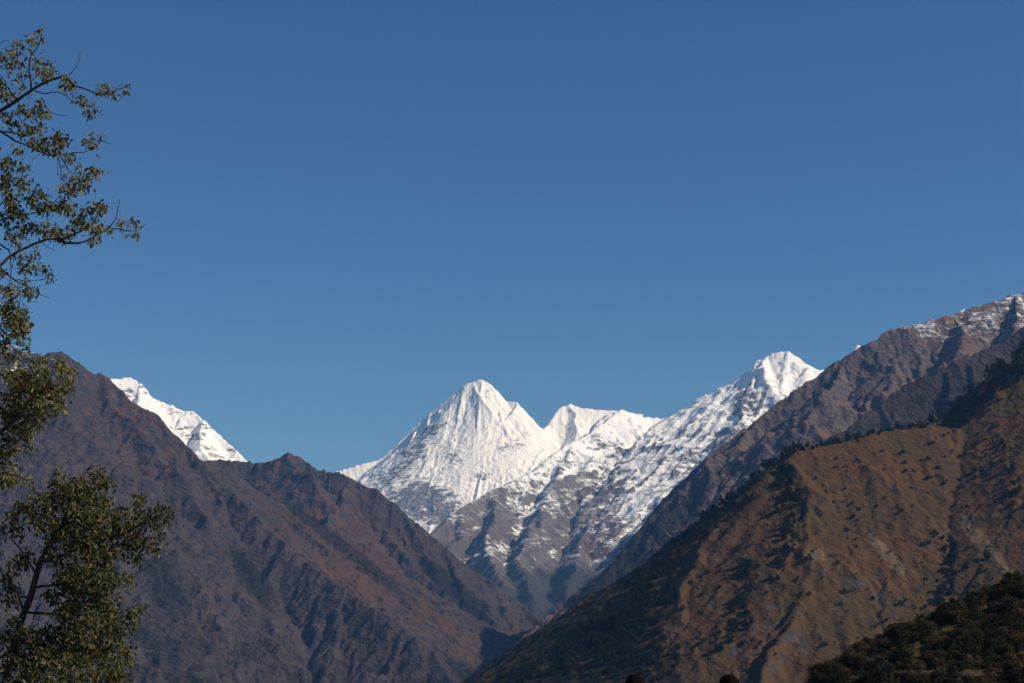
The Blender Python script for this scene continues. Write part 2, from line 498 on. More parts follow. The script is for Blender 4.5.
# ---- brown mountain on the left
mD = [refine(p, 40, 5, rs) for p in (
    [(-140, 320, 7300), (-60, 338, 7200), (0, 342, 7100), (14, 345, 7100), (30, 351, 7050), (42, 356, 7000), (50, 351, 7000), (62, 351, 7000), (72, 357, 7000), (82, 364, 7000), (92, 371, 7000), (108, 377, 7000), (118, 388, 6950), (130, 400, 6900), (146, 407, 6850), (158, 414, 6850), (166, 425, 6800), (172, 432, 6800), (182, 441, 6750), (192, 451, 6700), (203, 461, 6600),
     (225, 484, 6450), (250, 508, 6250), (280, 538, 6050), (310, 562, 5900), (345, 588, 5700), (385, 613, 5500), (435, 651, 5300), (460, 690, 5150)],
    [(190, 470, 8600), (207, 460, 8600), (222, 458, 8600), (240, 461, 8600), (262, 462, 8550), (272, 460, 8500), (282, 454, 8500), (290, 452, 8500), (300, 456, 8500), (308, 463, 8480), (322, 469, 8450), (340, 472, 8400), (358, 481, 8350), (376, 489, 8300), (400, 508, 8200), (430, 534, 8100), (465, 564, 8000), (500, 588, 7900), (525, 606, 7800), (545, 625, 7700), (560, 660, 7600)])]
silD = sil_fn(mD)
handD = [refine(p, 150, 8, rs) for p in (
    [(62, 351, 7000), (95, 430, 6550), (130, 500, 6150), (170, 580, 5700), (200, 640, 5350), (215, 683, 5100)],
    [(130, 400, 6900), (165, 460, 6600), (205, 520, 6250), (250, 580, 5900), (300, 640, 5550), (330, 690, 5250)],
    [(30, 351, 7050), (35, 430, 6600), (60, 520, 6000), (100, 600, 5500), (150, 683, 5000)],
    [(290, 452, 8500), (300, 500, 8200), (330, 550, 7850), (365, 590, 7550), (390, 610, 7400)],
    [(376, 489, 8300), (390, 530, 8000), (420, 580, 7650), (450, 620, 7350), (480, 660, 7000)],
    [(262, 462, 8550), (255, 490, 8300), (270, 520, 8050)])]
eD = handD + sum([spurs(m, rs, 380, 900, 0.60, 22, sil=silD, bias=8, margin=5) for m in mD], []) + sum([spurs(m, rs, 380, 500, 0.68, 60, child=False, both=False, sil=silD, margin=5) for m in handD], [])
qD = np.array(mD[0]); qD = qD[np.argsort(qD[:, 0])]
front = lambda X, Y: (1 - smooth(-40, 120, Y - np.interp(X, qD[:, 0], qD[:, 1]))) * smooth(180, 240, pix(X, Y, 0 * X)[0])
Dm = Massif((-3300, 350, 4400, 9300), 7, mD, eD, -520, 41, 1.0, 0.58, 260, K=0.0105, iters=8, rough=1.4, sky=[(silD, None), (sil_fn(mD[:1]), front)], jag=1.6)
n = Dm.nz.fbm(Dm.X / 500, Dm.Y / 500, 5); n2 = Dm.nz.fbm(Dm.X / 120 + 9, Dm.Y / 120, 4)
crestY = np.interp(Dm.X, *(lambda q: (q[:, 0][np.argsort(q[:, 0])], q[:, 1][np.argsort(q[:, 0])]))(np.array(mD[0])))
rear = smooth(60, 260, Dm.Y - crestY)          # the redder ridge behind the first crest
mat_D = terrain_mat('brown_rock_slope', 5, (.078, .060, .055), (.052, .043, .043), (.108, .056, .035), (.084, .051, .038), (.19, .155, .135), (.017, .018, .015), bump=1.3)
o = Dm.build('mountain', mat_D, snow=smooth(960, 1240, Dm.Z + 120 * n2) * .52 + .3 * n2 - (1 - smooth(950, 1020, Dm.Z)) - (1 - smooth(-20, 30, 62 - Dm.P[0])),
         grass=0.26 + 0.16 * rear + .3 * Dm.blob(350, 545, 60, 40, 30) + .25 * Dm.blob(170, 420, 60, 60) + 0.6 * n - 0.35 * smooth(.85, 1.3, Dm.slope), forest=np.maximum.reduce([0.62 * (1 - smooth(-300, 380, Dm.Z + 450 * n - 60 * (Dm.A - 4))), .6 * Dm.blob(250, 575, 14, 46, -32), .55 * Dm.blob(165, 585, 26, 50, -20), .6 * Dm.blob(455, 590, 60, 14, 42), .5 * Dm.blob(300, 530, 40, 7, 42), .5 * Dm.blob(360, 620, 50, 10, 38), .45 * Dm.blob(205, 520, 8, 24, -10), .55 * Dm.blob(345, 548, 120, 9, 38)]), scree=smooth(4.4, 5.4, Dm.A + n2) * .85)  # the long thin wooded strip paints shade beside the front crest
props(o, 'dark brown gullied mountain on the left side of the valley', 'mountain', kind='structure')

# ---- brown mountain on the right
mE = [refine(p, 40, 5, rs) for p in (
    [(1160, 262, 7000), (1080, 280, 6950), (1024, 292, 6900), (1012, 294, 6900), (999, 299, 6880), (980, 304, 6850), (959, 313, 6820), (938, 317, 6800), (925, 321, 6780), (906, 324, 6750), (893, 328, 6750), (883, 333, 6730), (877, 341, 6720), (870, 342, 6700), (859, 346, 6700), (851, 351, 6680), (833, 362, 6650), (814, 377, 6620), (806, 381, 6600), (793, 390, 6560), (780, 400, 6540), (757, 420, 6480), (725, 443, 6400), (700, 463, 6350), (676, 485, 6300), (655, 508, 6230), (630, 540, 6150), (606, 569, 6050), (580, 590, 5960), (553, 611, 5850), (529, 630, 5750), (505, 656, 5600), (490, 690, 5500)],)]
silE = sil_fn(mE)
eE = sum([spurs(m, rs, 300, 800, 0.68, 20, sil=silE, bias=-22, margin=4) for m in mE], [])
E = Massif((-500, 2900, 4400, 7600), 6.5, mE, eE, -480, 51, 1.05, 0.66, 260, K=0.010, iters=8, rough=1.4, sky=[(silE, None)], jag=1.6)
n = E.nz.fbm(E.X / 450, E.Y / 450, 5); n2 = E.nz.fbm(E.X / 110 + 9, E.Y / 110, 4)
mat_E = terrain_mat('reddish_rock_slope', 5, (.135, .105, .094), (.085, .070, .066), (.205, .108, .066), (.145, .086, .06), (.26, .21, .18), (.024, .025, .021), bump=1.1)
dust = .93 * smooth(870, 1310, E.Z + 150 * n)
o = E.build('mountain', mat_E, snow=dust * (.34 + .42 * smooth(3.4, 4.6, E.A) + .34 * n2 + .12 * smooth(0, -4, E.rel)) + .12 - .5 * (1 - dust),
        grass=0.5 + 0.6 * n - 0.3 * smooth(.9, 1.3, E.slope), forest=0.5 * (1 - smooth(-150, 320, E.Z + 300 * n)) + .6 * E.blob(660, 530, 110, 20, -42), scree=smooth(4.7, 5.6, E.A + n2) * .6)  # the wooded oval puts the lower face's shade into its colour
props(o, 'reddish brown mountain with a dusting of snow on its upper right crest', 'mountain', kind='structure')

# ---- spur in front of it, its shade put into dark rock and wood colours
mE2 = [refine(p, 40, 6, rs) for p in (
    [(1110, 282, 5460), (1060, 308, 5380), (1024, 325, 5300), (1012, 333, 5280), (991, 345, 5240), (964, 357, 5190), (943, 366, 5150), (927, 374, 5110), (906, 383, 5060), (880, 404, 5000), (859, 418, 4950), (833, 433, 4900), (800, 462, 4820), (770, 490, 4740), (740, 530, 4640)],)]
silE2 = sil_fn(mE2)
eE2 = sum([spurs(m, rs, 105, 700, 0.80, 16, sil=silE2, bias=-24, margin=2) for m in mE2], [])
E2 = Massif((400, 2500, 3900, 5900), 6, mE2, eE2, -480, 55, 1.6, 1.05, 200, K=0.016, iters=8, rough=1.5, talus=1.9, sky=[(silE2, None)], jag=1.4)
n = E2.nz.fbm(E2.X / 350, E2.Y / 350, 5); n2 = E2.nz.fbm(E2.X / 90 + 9, E2.Y / 90, 4)
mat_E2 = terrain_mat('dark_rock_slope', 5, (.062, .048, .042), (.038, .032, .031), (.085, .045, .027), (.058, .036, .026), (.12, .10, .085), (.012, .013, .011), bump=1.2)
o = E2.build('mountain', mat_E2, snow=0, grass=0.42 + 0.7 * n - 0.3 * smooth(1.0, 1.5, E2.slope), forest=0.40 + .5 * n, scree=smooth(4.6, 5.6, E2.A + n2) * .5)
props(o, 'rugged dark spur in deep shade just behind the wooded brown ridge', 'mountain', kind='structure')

# ---- near grassy hill on the right
mF = [refine(p, 30, 1.0, rs) for p in (
    [(1160, 290, 2750), (1080, 330, 2700), (1024, 366, 2650), (999, 387, 2620), (975, 416, 2590), (959, 428, 2570), (940, 425, 2560), (927, 424, 2550), (905, 428, 2540), (885, 430, 2530), (851, 439, 2500), (833, 443, 2490), (813, 446, 2480), (793, 449, 2470), (771, 464, 2450), (750, 483, 2435), (735, 498, 2430),
     (721, 509, 2460), (693, 536, 2570), (651, 565, 2730), (630, 586, 2810), (600, 609, 2930), (571, 628, 3040), (550, 643, 3120), (514, 661, 3250), (493, 675, 3330), (465, 696, 3430), (430, 720, 3560)],
    [(1160, 270, 2860), (1080, 316, 2790), (1024, 352, 2740), (1005, 364, 2725), (991, 374, 2710), (975, 388, 2695), (960, 400, 2680), (945, 413, 2660), (930, 424, 2630)])]
handF = [refine(p, 40, 1.0, rs) for p in (
    [(735, 498, 2430), (708, 535, 2340), (688, 570, 2270), (676, 605, 2190), (680, 640, 2120), (690, 683, 2030), (700, 730, 1940)],
    [(793, 449, 2470), (806, 490, 2370), (812, 530, 2280), (806, 570, 2200), (790, 610, 2110), (768, 650, 2030), (745, 700, 1930)],
    [(860, 438, 2505), (872, 490, 2390), (887, 540, 2280), (902, 590, 2170), (915, 640, 2070), (920, 700, 1960)],
    [(955, 428, 2565), (965, 470, 2460), (980, 520, 2350), (1000, 570, 2240), (1015, 620, 2140), (1030, 690, 2010)],
    [(1024, 366, 2650), (1040, 430, 2500), (1060, 500, 2350), (1080, 580, 2190)])]
silF = sil_fn(mF[:1])
eF = handF + sum([spurs(m, rs, 190, 100, 0.66, 40, child=False, both=False, sil=silF, margin=6) for m in handF[1:]], []) + spurs(handF[0], rs, 40, 160, 1.1, 20, child=False, both=False, bias=-60, sil=silF, margin=6)
Fm = Massif((-420, 1060, 1700, 3700), 2.8, mF, eF, -330, 61, 0.95, 0.64, 90, K=0.0055, iters=6, rough=0.65, warp=1.5, talus=1.9, lump=1.0, fine=2)
n = Fm.nz.fbm(Fm.X / 130, Fm.Y / 130, 5); n2 = Fm.nz.fbm(Fm.X / 30 + 9, Fm.Y / 30, 4)
nose = 1 - smooth(-20, 20, Fm.P[0] - np.interp(Fm.P[1], [500, 540, 570, 605, 640, 683], [735, 706, 686, 676, 680, 692]))
rocky = np.maximum.reduce([.7 * Fm.blob(850, 590, 60, 32, 0), .6 * Fm.blob(770, 640, 50, 40, 0), .5 * Fm.blob(880, 600, 40, 20, 0), .3 * Fm.blob(900, 460, 40, 15)])
mat_F = terrain_mat('dry_grass_slope', 2, (.10, .08, .066), (.05, .042, .038), (.098, .052, .025), (.076, .051, .023), (.165, .12, .072), (.02, .024, .012), bump=.7)
o = Fm.build('hill', mat_F, grass=1.05 - 0.5 * smooth(.95, 1.5, Fm.slope + .3 * n2) - rocky * (.65 + 1.4 * np.clip(n2, -.3, 1)) - .4 * nose,
         forest=0.50 * smooth(4.2, 5.2, Fm.A + .6 * n) + .35 * np.clip(n, 0, 1) + .50 * nose + .3 * Fm.blob(745, 570, 25, 70, 20), scree=smooth(.30, .6, n2 + .5 * n) * .4 + np.maximum.reduce([.75 * Fm.blob(888, 556, 34, 7, 48), .8 * Fm.blob(985, 545, 44, 8, 48), .6 * Fm.blob(820, 555, 22, 10, 0), .5 * Fm.blob(1010, 585, 20, 8, 0), .4 * Fm.blob(905, 590, 14, 5, 60)]))
props(o, 'brown grassy hill with dark trees along its ridge and gullies', 'hill', kind='structure')

# ---- valley floor
g = mesh_obj('valley_ground', [(-60000, -60000, -560), (60000, -60000, -560), (60000, 60000, -560), (-60000, 60000, -560)], [(0, 1, 2, 3)], None)
mg, ntg, bgd = new_mat('valley_grass', .95, .05); N = NB(ntg)
ntg.links.new(N.mix(N.ramp(N.noise(N.pos(), 1 / 300, 6), .4, .6), (.05, .055, .025), (.11, .08, .045)), bgd.inputs['Base Color'])
g.data.materials.append(mg)
props(g, 'floor of the valley far below, hidden between the slopes', 'ground', kind='structure')

# ---- valley air
x0, x1, y0, y1, z0, z1 = -9000, 9000, -300, 27000, -561, 3900
hz = mesh_obj('haze', [(x0, y0, z0), (x1, y0, z0), (x1, y1, z0), (x0, y1, z0), (x0, y0, z1), (x1, y0, z1), (x1, y1, z1), (x0, y1, z1)],
              [(0, 3, 2, 1), (4, 5, 6, 7), (0, 1, 5, 4), (1, 2, 6, 5), (2, 3, 7, 6), (3, 0, 4, 7)], None)
mh = bpy.data.materials.new('valley_air'); mh.use_nodes = True
nh = mh.node_tree; nh.nodes.remove(nh.nodes['Principled BSDF'])
pv = nh.nodes.new('ShaderNodeVolumePrincipled')
pv.inputs['Color'].default_value = (.22, .5, 1, 1); pv.inputs['Density'].default_value = HAZE; pv.inputs['Absorption Color'].default_value = (1, 1, 1, 1); pv.inputs['Anisotropy'].default_value = 0.0
nh.links.new(pv.outputs[0], nh.nodes['Material Output'].inputs['Volume'])
hz.data.materials.append(mh)
props(hz, 'thin blue air filling the valley between the mountains', 'haze', kind='stuff')

# ------------------------------------------------------------------ vegetation on the slopes
def leaf_mat(name, cols, scale, transl=0.0, rough=.6, attr=None):
    """foliage: colours mixed by noise (or by a per-leaf tint)"""
    m, nt, b = new_mat(name, rough, .25 if attr else .04)
    N = NB(nt)
    if attr:
        v = N.sep(N.attr(attr).outputs['Color'])
        sel, tone = v[0], v[1]
    else:
        oi = N.node('ShaderNodeObjectInfo'); tc = N.node('ShaderNodeTexCoord')
        sel = N.math('FRACT', N.math('ADD', oi.outputs['Random'], N.math('MULTIPLY', N.noise(tc.outputs['Object'], scale, 3), .8)))
        tone = N.noise(tc.outputs['Object'], scale * 4, 2)
    r = N.node('ShaderNodeValToRGB'); r.color_ramp.interpolation = 'LINEAR'
    while len(r.color_ramp.elements) < len(cols): r.color_ramp.elements.new(.5)
    for i, c in enumerate(cols):
        r.color_ramp.elements[i].position = i / (len(cols) - 1); r.color_ramp.elements[i].color = (*c, 1)
    N.put(r.inputs[0], sel)
    hsv = N.node('ShaderNodeHueSaturation'); N.put(hsv.inputs['Color'], r.outputs[0])
    N.put(hsv.inputs['Value'], N.math('MULTIPLY_ADD', tone, 0.8, 0.6))
    nt.links.new(hsv.outputs[0], b.inputs['Base Color'])
    if transl:
        t = N.node('ShaderNodeBsdfTranslucent'); N.put(t.inputs[0], hsv.outputs[0])
        mx = N.node('ShaderNodeMixShader'); mx.inputs[0].default_value = transl
        nt.links.new(b.outputs[0], mx.inputs[1]); nt.links.new(t.outputs[0], mx.inputs[2])
        nt.links.new(mx.outputs[0], nt.nodes['Material Output'].inputs[0])
    return m

bark, ntb, bb = new_mat('bark', .9, .1)
Nb = NB(ntb)
ntb.links.new(Nb.mix(Nb.noise(Nb.pos(1, 1, .25), 60, 4), (.035, .028, .022), (.095, .078, .062)), bb.inputs['Base Color'])
ever = leaf_mat('evergreen_foliage', [(.016, .022, .011), (.026, .034, .014), (.036, .040, .016)], .15)
scrub = leaf_mat('shrub_foliage', [(.022, .028, .012), (.034, .036, .016), (.05, .042, .02)], .2)

def tube(V, Q, a, b, ra, rb, n=5):
    a = np.asarray(a, float); b = np.asarray(b, float)
    d = b - a; L = np.linalg.norm(d)
    if L < 1e-6: return
    d /= L; u = np.cross(d, (0, 0, 1.0) if abs(d[2]) < .9 else (1.0, 0, 0)); u /= np.linalg.norm(u); v = np.cross(d, u)
    o = len(V)
    for p, r in ((a, ra), (b, rb)):
        for k in range(n):
            t = 2 * math.pi * k / n; V.append(p + r * (math.cos(t) * u + math.sin(t) * v))
    for k in range(n):
        Q.append((o + k, o + (k + 1) % n, o + n + (k + 1) % n, o + n + k))

def clump_plant(name, rs, height, width, nleaf, leaf, mat, trunk=.25, conic=0.0, lobes=9):
    """tree or shrub seen from far off: stem, limbs, and small leaf sprays spread through uneven lobes"""
    V = []; Q = []
    tube(V, Q, (0, 0, -height * .12), (0, 0, height * .55), height * .025 + .04, height * .012 + .02, 6)
    cen = []
    for i in range(lobes):
        t = rs.rand() ** .8; z = height * (trunk + (1 - trunk) * t * .88)
        wr = width / 2 * ((1 - t * .92) if conic else math.sqrt(max(.08, 1 - (t * 1.35 - .5) ** 2)))
        a = rs.rand() * 6.28; r = wr * (.25 + .6 * rs.rand())
        c = np.array((math.cos(a) * r, math.sin(a) * r, z)); cen.append((c, wr * (.38 + .25 * rs.rand())))
        tube(V, Q, (0, 0, min(z * .75, height * .5)), c, height * .009 + .01, .01, 3)
    nb = len(Q)
    for i in range(nleaf):
        c, r = cen[rs.randint(len(cen))]
        d = rs.randn(3); d /= np.linalg.norm(d)
        p = c + d * r * (.45 + .6 * rs.rand() ** .6) * np.array((1, 1, .8))
        nrm = d + rs.randn(3) * .7 + np.array((0, 0, .4)); nrm /= np.linalg.norm(nrm)
        u = np.cross(nrm, rs.randn(3)); u /= np.linalg.norm(u); v = np.cross(nrm, u)
        s = leaf * (.6 + .8 * rs.rand()); o = len(V)
        V += [p - u * s, p - v * s * .55 + nrm * s * .15, p + u * s, p + v * s * .55 + nrm * s * .15]
        Q.append((o, o + 1, o + 2, o + 3))
    me = arrays_mesh(name, np.array(V), np.array(Q), bark)
    me.materials.append(mat)
    me.polygons.foreach_set('material_index', np.array([0] * nb + [1] * nleaf, np.int32))
    return me

rv = np.random.RandomState(77)
conifers = [clump_plant('evergreen_tree', rv, 18, 8.5, 520, .85, ever, .12, 1, 14) for _ in range(3)]
rounds = [clump_plant('evergreen_tree', rv, 13, 11, 560, .85, ever, .15, 0, 13) for _ in range(3)]
shrubs = [clump_plant('hillside_shrub', rv, 5, 6.5, 260, .5, scrub, .08, 0, 8) for _ in range(4)]

def plant(me, name, pos, scale, label, cat, group, rz=None):
    o = link(name, me)
    o.location = pos; o.rotation_euler = (0, 0, rv.rand() * 6.28 if rz is None else rz)
    s = scale * (.85 + .3 * rv.rand()); o.scale = (s * (.85 + .35 * rv.rand()), s * (.85 + .35 * rv.rand()), s)
    return props(o, label, cat, group)

def crest_trees(lo, hi, n, back, front, smin, smax, meshes, label, group):
    pl = np.array([p for p in mF[0]]); pxs = np.array([pix(*p)[0] for p in pl])
    o = np.argsort(pxs); pl = pl[o]; pxs = pxs[o]
    for i in range(n):
        x = lo + (hi - lo) * (i + rv.rand()) / n
        p = np.array([np.interp(x, pxs, pl[:, k]) for k in range(3)])
        Y = p[1] + (rv.rand() * (back + front) - front)
        X = p[0] * Y / p[1]
        if hi > 1000: X += 6 * rv.randn()
        plant(meshes[rv.randint(len(meshes))], 'evergreen_tree', (X, Y, float(Fm.at(X, Y)) - .4), smin + (smax - smin) * rv.rand(), label, 'tree', group)

crest_trees(932, 1062, 104, 105, 4, .95, 1.6, rounds + conifers, 'dark evergreen in the dense wooded belt on the upper right ridge', 'evergreens of the upper right ridge belt')
crest_trees(790, 930, 34, 4, 7, .45, 1.1, rounds, 'low dark evergreen on the rounded middle crest of the brown hill', 'evergreens on the middle crest')
crest_trees(640, 800, 52, 6, 14, .7, 1.35, rounds + conifers[:1], 'evergreen lining the falling left crest of the brown hill', 'evergreens on the falling crest')
crest_trees(475, 640, 40, 6, 14, .9, 1.6, rounds, 'evergreen on the lowest left end of the brown hill crest', 'evergreens at the low end of the crest')

def clusters(spots, meshes, name, smin, smax, label, cat, group):
    for (px, py, rx, ry, ang, n) in spots:
        for i in range(n):
            a = rv.rand() * 6.28; r = math.sqrt(rv.rand()); u = math.cos(a) * r * rx; v = math.sin(a) * r * ry
            c, s_ = math.cos(R(ang)), math.sin(R(ang))
            h = Fm.hit(px + u * c - v * s_, py + u * s_ + v * c)
            if h is None: continue
            plant(meshes[rv.randint(len(meshes))], name, (h[0], h[1], h[2] - .3), smin + (smax - smin) * rv.rand(), label, cat, group)
clusters([(783, 478, 9, 13, 30, 8), (794, 502, 7, 10, 0, 6), (788, 532, 6, 16, 20, 5), (745, 575, 8, 10, 0, 4), (742, 598, 6, 8, 0, 2), (722, 648, 12, 8, 0, 3)],
         rounds, 'evergreen_tree', .7, 1.2, 'dark evergreen in the wooded gully below the falling crest', 'tree', 'evergreens of the gully')
clusters([(650, 610, 34, 34, 40, 12), (600, 650, 40, 20, 0, 8)], rounds, 'evergreen_tree', .6, 1.1, 'evergreen on the shaded cliff at the left end of the brown hill', 'tree', 'evergreens on the shaded cliff')
clusters([(947, 575, 5, 40, 4, 10), (938, 540, 6, 14, 0, 3), (985, 488, 14, 26, -35, 5), (1005, 510, 16, 18, 30, 4)], rounds, 'evergreen_tree', .45, .9, 'small evergreen in a shady gully on the right half of the brown hill', 'tree', 'evergreens in the right gullies')
clusters([(988, 560, .5, .5, 0, 1)], rounds, 'evergreen_tree', 1.1, 1.15, 'lone bushy evergreen standing out on the open right slope', 'tree', None)
clusters([(720, 570, 35, 40, 30, 20), (850, 560, 60, 60, 0, 44), (870, 480, 60, 40, 0, 34), (970, 470, 50, 50, 0, 48), (960, 570, 50, 45, 0, 24), (1000, 430, 26, 40, 0, 26), (740, 650, 50, 25, 0, 20), (850, 640, 50, 30, 0, 12), (770, 545, 26, 60, 20, 34), (915, 610, 20, 25, 0, 10)],
         shrubs, 'hillside_shrub', .5, 1.45, 'small dark shrub dotted on the open grass of the brown hill', 'shrub', 'shrubs scattered over the grass')

# the wood between those trees, too thick to count: one body
def woodland(spots, meshes, smin, smax):
    VV = []; QQ = []; MM = []; off = 0
    for p in spots:
        me = meshes[rv.randint(len(meshes))]
        n = len(me.vertices); V = np.empty(n * 3, np.float32); me.vertices.foreach_get('co', V); V = V.reshape(-1, 3)
        Q = np.empty(len(me.loops), np.int32); me.loops.foreach_get('vertex_index', Q); m = np.empty(len(me.polygons), np.int32); me.polygons.foreach_get('material_index', m)
        s = smin + (smax - smin) * rv.rand(); a = rv.rand() * 6.28; c, d = math.cos(a), math.sin(a)
        VV.append(np.stack([(V[:, 0] * c - V[:, 1] * d) * s + p[0], (V[:, 0] * d + V[:, 1] * c) * s + p[1], V[:, 2] * s + p[2]], -1)); QQ.append(Q.reshape(-1, 4) + off); MM.append(m); off += n
    me = arrays_mesh('woodland', np.concatenate(VV), np.concatenate(QQ), bark); me.materials.append(ever)
    me.polygons.foreach_set('material_index', np.concatenate(MM))
    return link('woodland', me)
spots = []
def area(px, py, rx, ry, ang, n):
    for i in range(n):
        a = rv.rand() * 6.28; r = math.sqrt(rv.rand()); u = math.cos(a) * r * rx; v = math.sin(a) * r * ry; c, s_ = math.cos(R(ang)), math.sin(R(ang))
        h = Fm.hit(px + u * c - v * s_, py + u * s_ + v * c)
        if h is not None: spots.append((h[0], h[1], h[2] - .4))
for q in [(650, 600, 22, 46, 35, 110), (610, 640, 60, 30, -35, 170), (540, 668, 60, 14, -30, 70), (640, 655, 40, 30, 0, 90), (686, 545, 26, 12, -48, 30), (735, 512, 26, 8, -42, 16), (990, 392, 60, 12, -38, 90), (784, 490, 8, 26, 10, 20), (784, 550, 10, 40, 15, 26), (745, 590, 8, 30, 20, 20), (735, 630, 22, 10, -40, 20), (946, 580, 7, 46, 5, 30), (1010, 480, 10, 40, -20, 20)]:
    area(*q)
props(woodland(spots, rounds, .4, .95), 'dark evergreen woodland filling the ridge belt, gullies and shaded cliff of the hill', 'woodland', kind='stuff')

# ---- scrub slope at the lower right
mG = [refine(p, 8, .25, rs) for p in ([(1250, 470, 350), (1120, 532, 325), (1060, 560, 310), (1024, 579, 302), (1000, 589, 300), (975, 602, 297), (955, 611, 294), (920, 625, 291), (880, 643, 288), (850, 659, 285), (830, 672, 283), (812, 686, 282), (780, 705, 280), (700, 760, 275)],)]
G = Massif((20, 180, 170, 380), .8, mG, [], -110, 71, .55, .5, 30, K=.004, iters=4, rough=.5, fine=0)
mat_G = terrain_mat('scrub_slope', .5, (.09, .07, .055), (.06, .05, .042), (.085, .056, .028), (.06, .048, .022), (.2, .15, .1), (.018, .02, .01), bump=.6)
nG = G.nz.fbm(G.X / 12, G.Y / 12, 4)
o = G.build('scrub_hillside', mat_G, grass=.8 + .5 * nG, forest=.2 + .6 * nG, scree=.25 * (nG > .3))
props(o, 'steep dark hillside covered in scrub at the lower right', 'hill', kind='structure')
bushA = leaf_mat('bush_dark_green', [(.022, .026, .011), (.042, .040, .016), (.068, .054, .022)], .5)
bushB = leaf_mat('bush_olive_brown', [(.06, .042, .02), (.085, .056, .026), (.11, .06, .033)], .5)
bmeshes = [clump_plant('scrub_bush', rv, 3.0, 4.2, 1500, .13, bushA, .05, 0, 12) for _ in range(3)] + [clump_plant('scrub_bush', rv, 2.2, 3.6, 1200, .12, bushB, .05, 0, 10) for _ in range(3)]
cnt = 0
plG = np.array(mG[0]); pxG = np.array([pix(*p)[0] for p in plG]); oG = np.argsort(pxG); plG = plG[oG]; pxG = pxG[oG]
for i in range(62):                                  # along its skyline
    x = 806 + 226 * (i + rv.rand()) / 62
    p = np.array([np.interp(x, pxG, plG[:, k]) for k in range(3)]); Y = p[1] + rv.rand() * 5 - 2.5; X = p[0] * Y / p[1]
    plant(bmeshes[rv.randint(6) if rv.rand() < .4 else rv.randint(3)], 'scrub_bush', (X, Y, float(G.at(X, Y)) - .2), .45 + .5 * rv.rand(), 'bush on the skyline of the scrub slope at the lower right', 'bush', 'bushes on the scrub skyline')
while cnt < 228:
    px, py = 815 + 215 * rv.rand(), 580 + 120 * rv.rand()
    h = G.hit(px, py)
    if h is None: continue
    k = rv.randint(6); cnt += 1
    plant(bmeshes[k], 'scrub_bush', (h[0], h[1], h[2] - .2), .4 + .75 * rv.rand(),
          'dark green bush among the scrub of the near slope' if k < 3 else 'brownish bush among the scrub of the near slope', 'bush', 'green bushes of the near slope' if k < 3 else 'brown bushes of the near slope')

# ------------------------------------------------------------------ the ground underfoot
def ground_z(x, y):
    r = max(0.0, y - 16)
    return -0.034 * max(y, 0) - 0.55 * r * (r / (r + 6)) + 0.05 * math.sin(x * .7) * math.cos(y * .5)
gv = []; gf = []; nx, ny = 90, 60
for j in range(ny):
    for i in range(nx):
        x = -60 + 120 * i / (nx - 1); y = -25 + 110 * j / (ny - 1)
        gv.append((x, y, ground_z(x, y)))
for j in range(ny - 1):
    for i in range(nx - 1):
        a = j * nx + i; gf.append((a, a + 1, a + nx + 1, a + nx))
mt, ntt, bt = new_mat('trodden_earth', .95, .05); N = NB(ntt)
ntt.links.new(N.mix(N.ramp(N.noise(N.pos(), .8, 6, .65), .4, .62), (.12, .09, .06), (.06, .065, .025)), bt.inputs['Base Color'])
o = mesh_obj('ground', gv, gf, mt, smooth_=True)
props(o, 'grassy terrace the viewpoint stands on, below the picture', 'ground', kind='structure')

# ------------------------------------------------------------------ trees at the left
leaf_up = leaf_mat('olive_yellow_leaves', [(.06, .07, .022), (.14, .135, .04), (.21, .18, .055), (.26, .18, .06), (.26, .13, .055)], 1, .32, .55, 'tint')
leaf_low = leaf_mat('dark_green_leaves', [(.035, .046, .014), (.075, .082, .024), (.13, .118, .034), (.18, .115, .04), (.20, .075, .032)], 1, .3, .55, 'tint')
red_berry = None

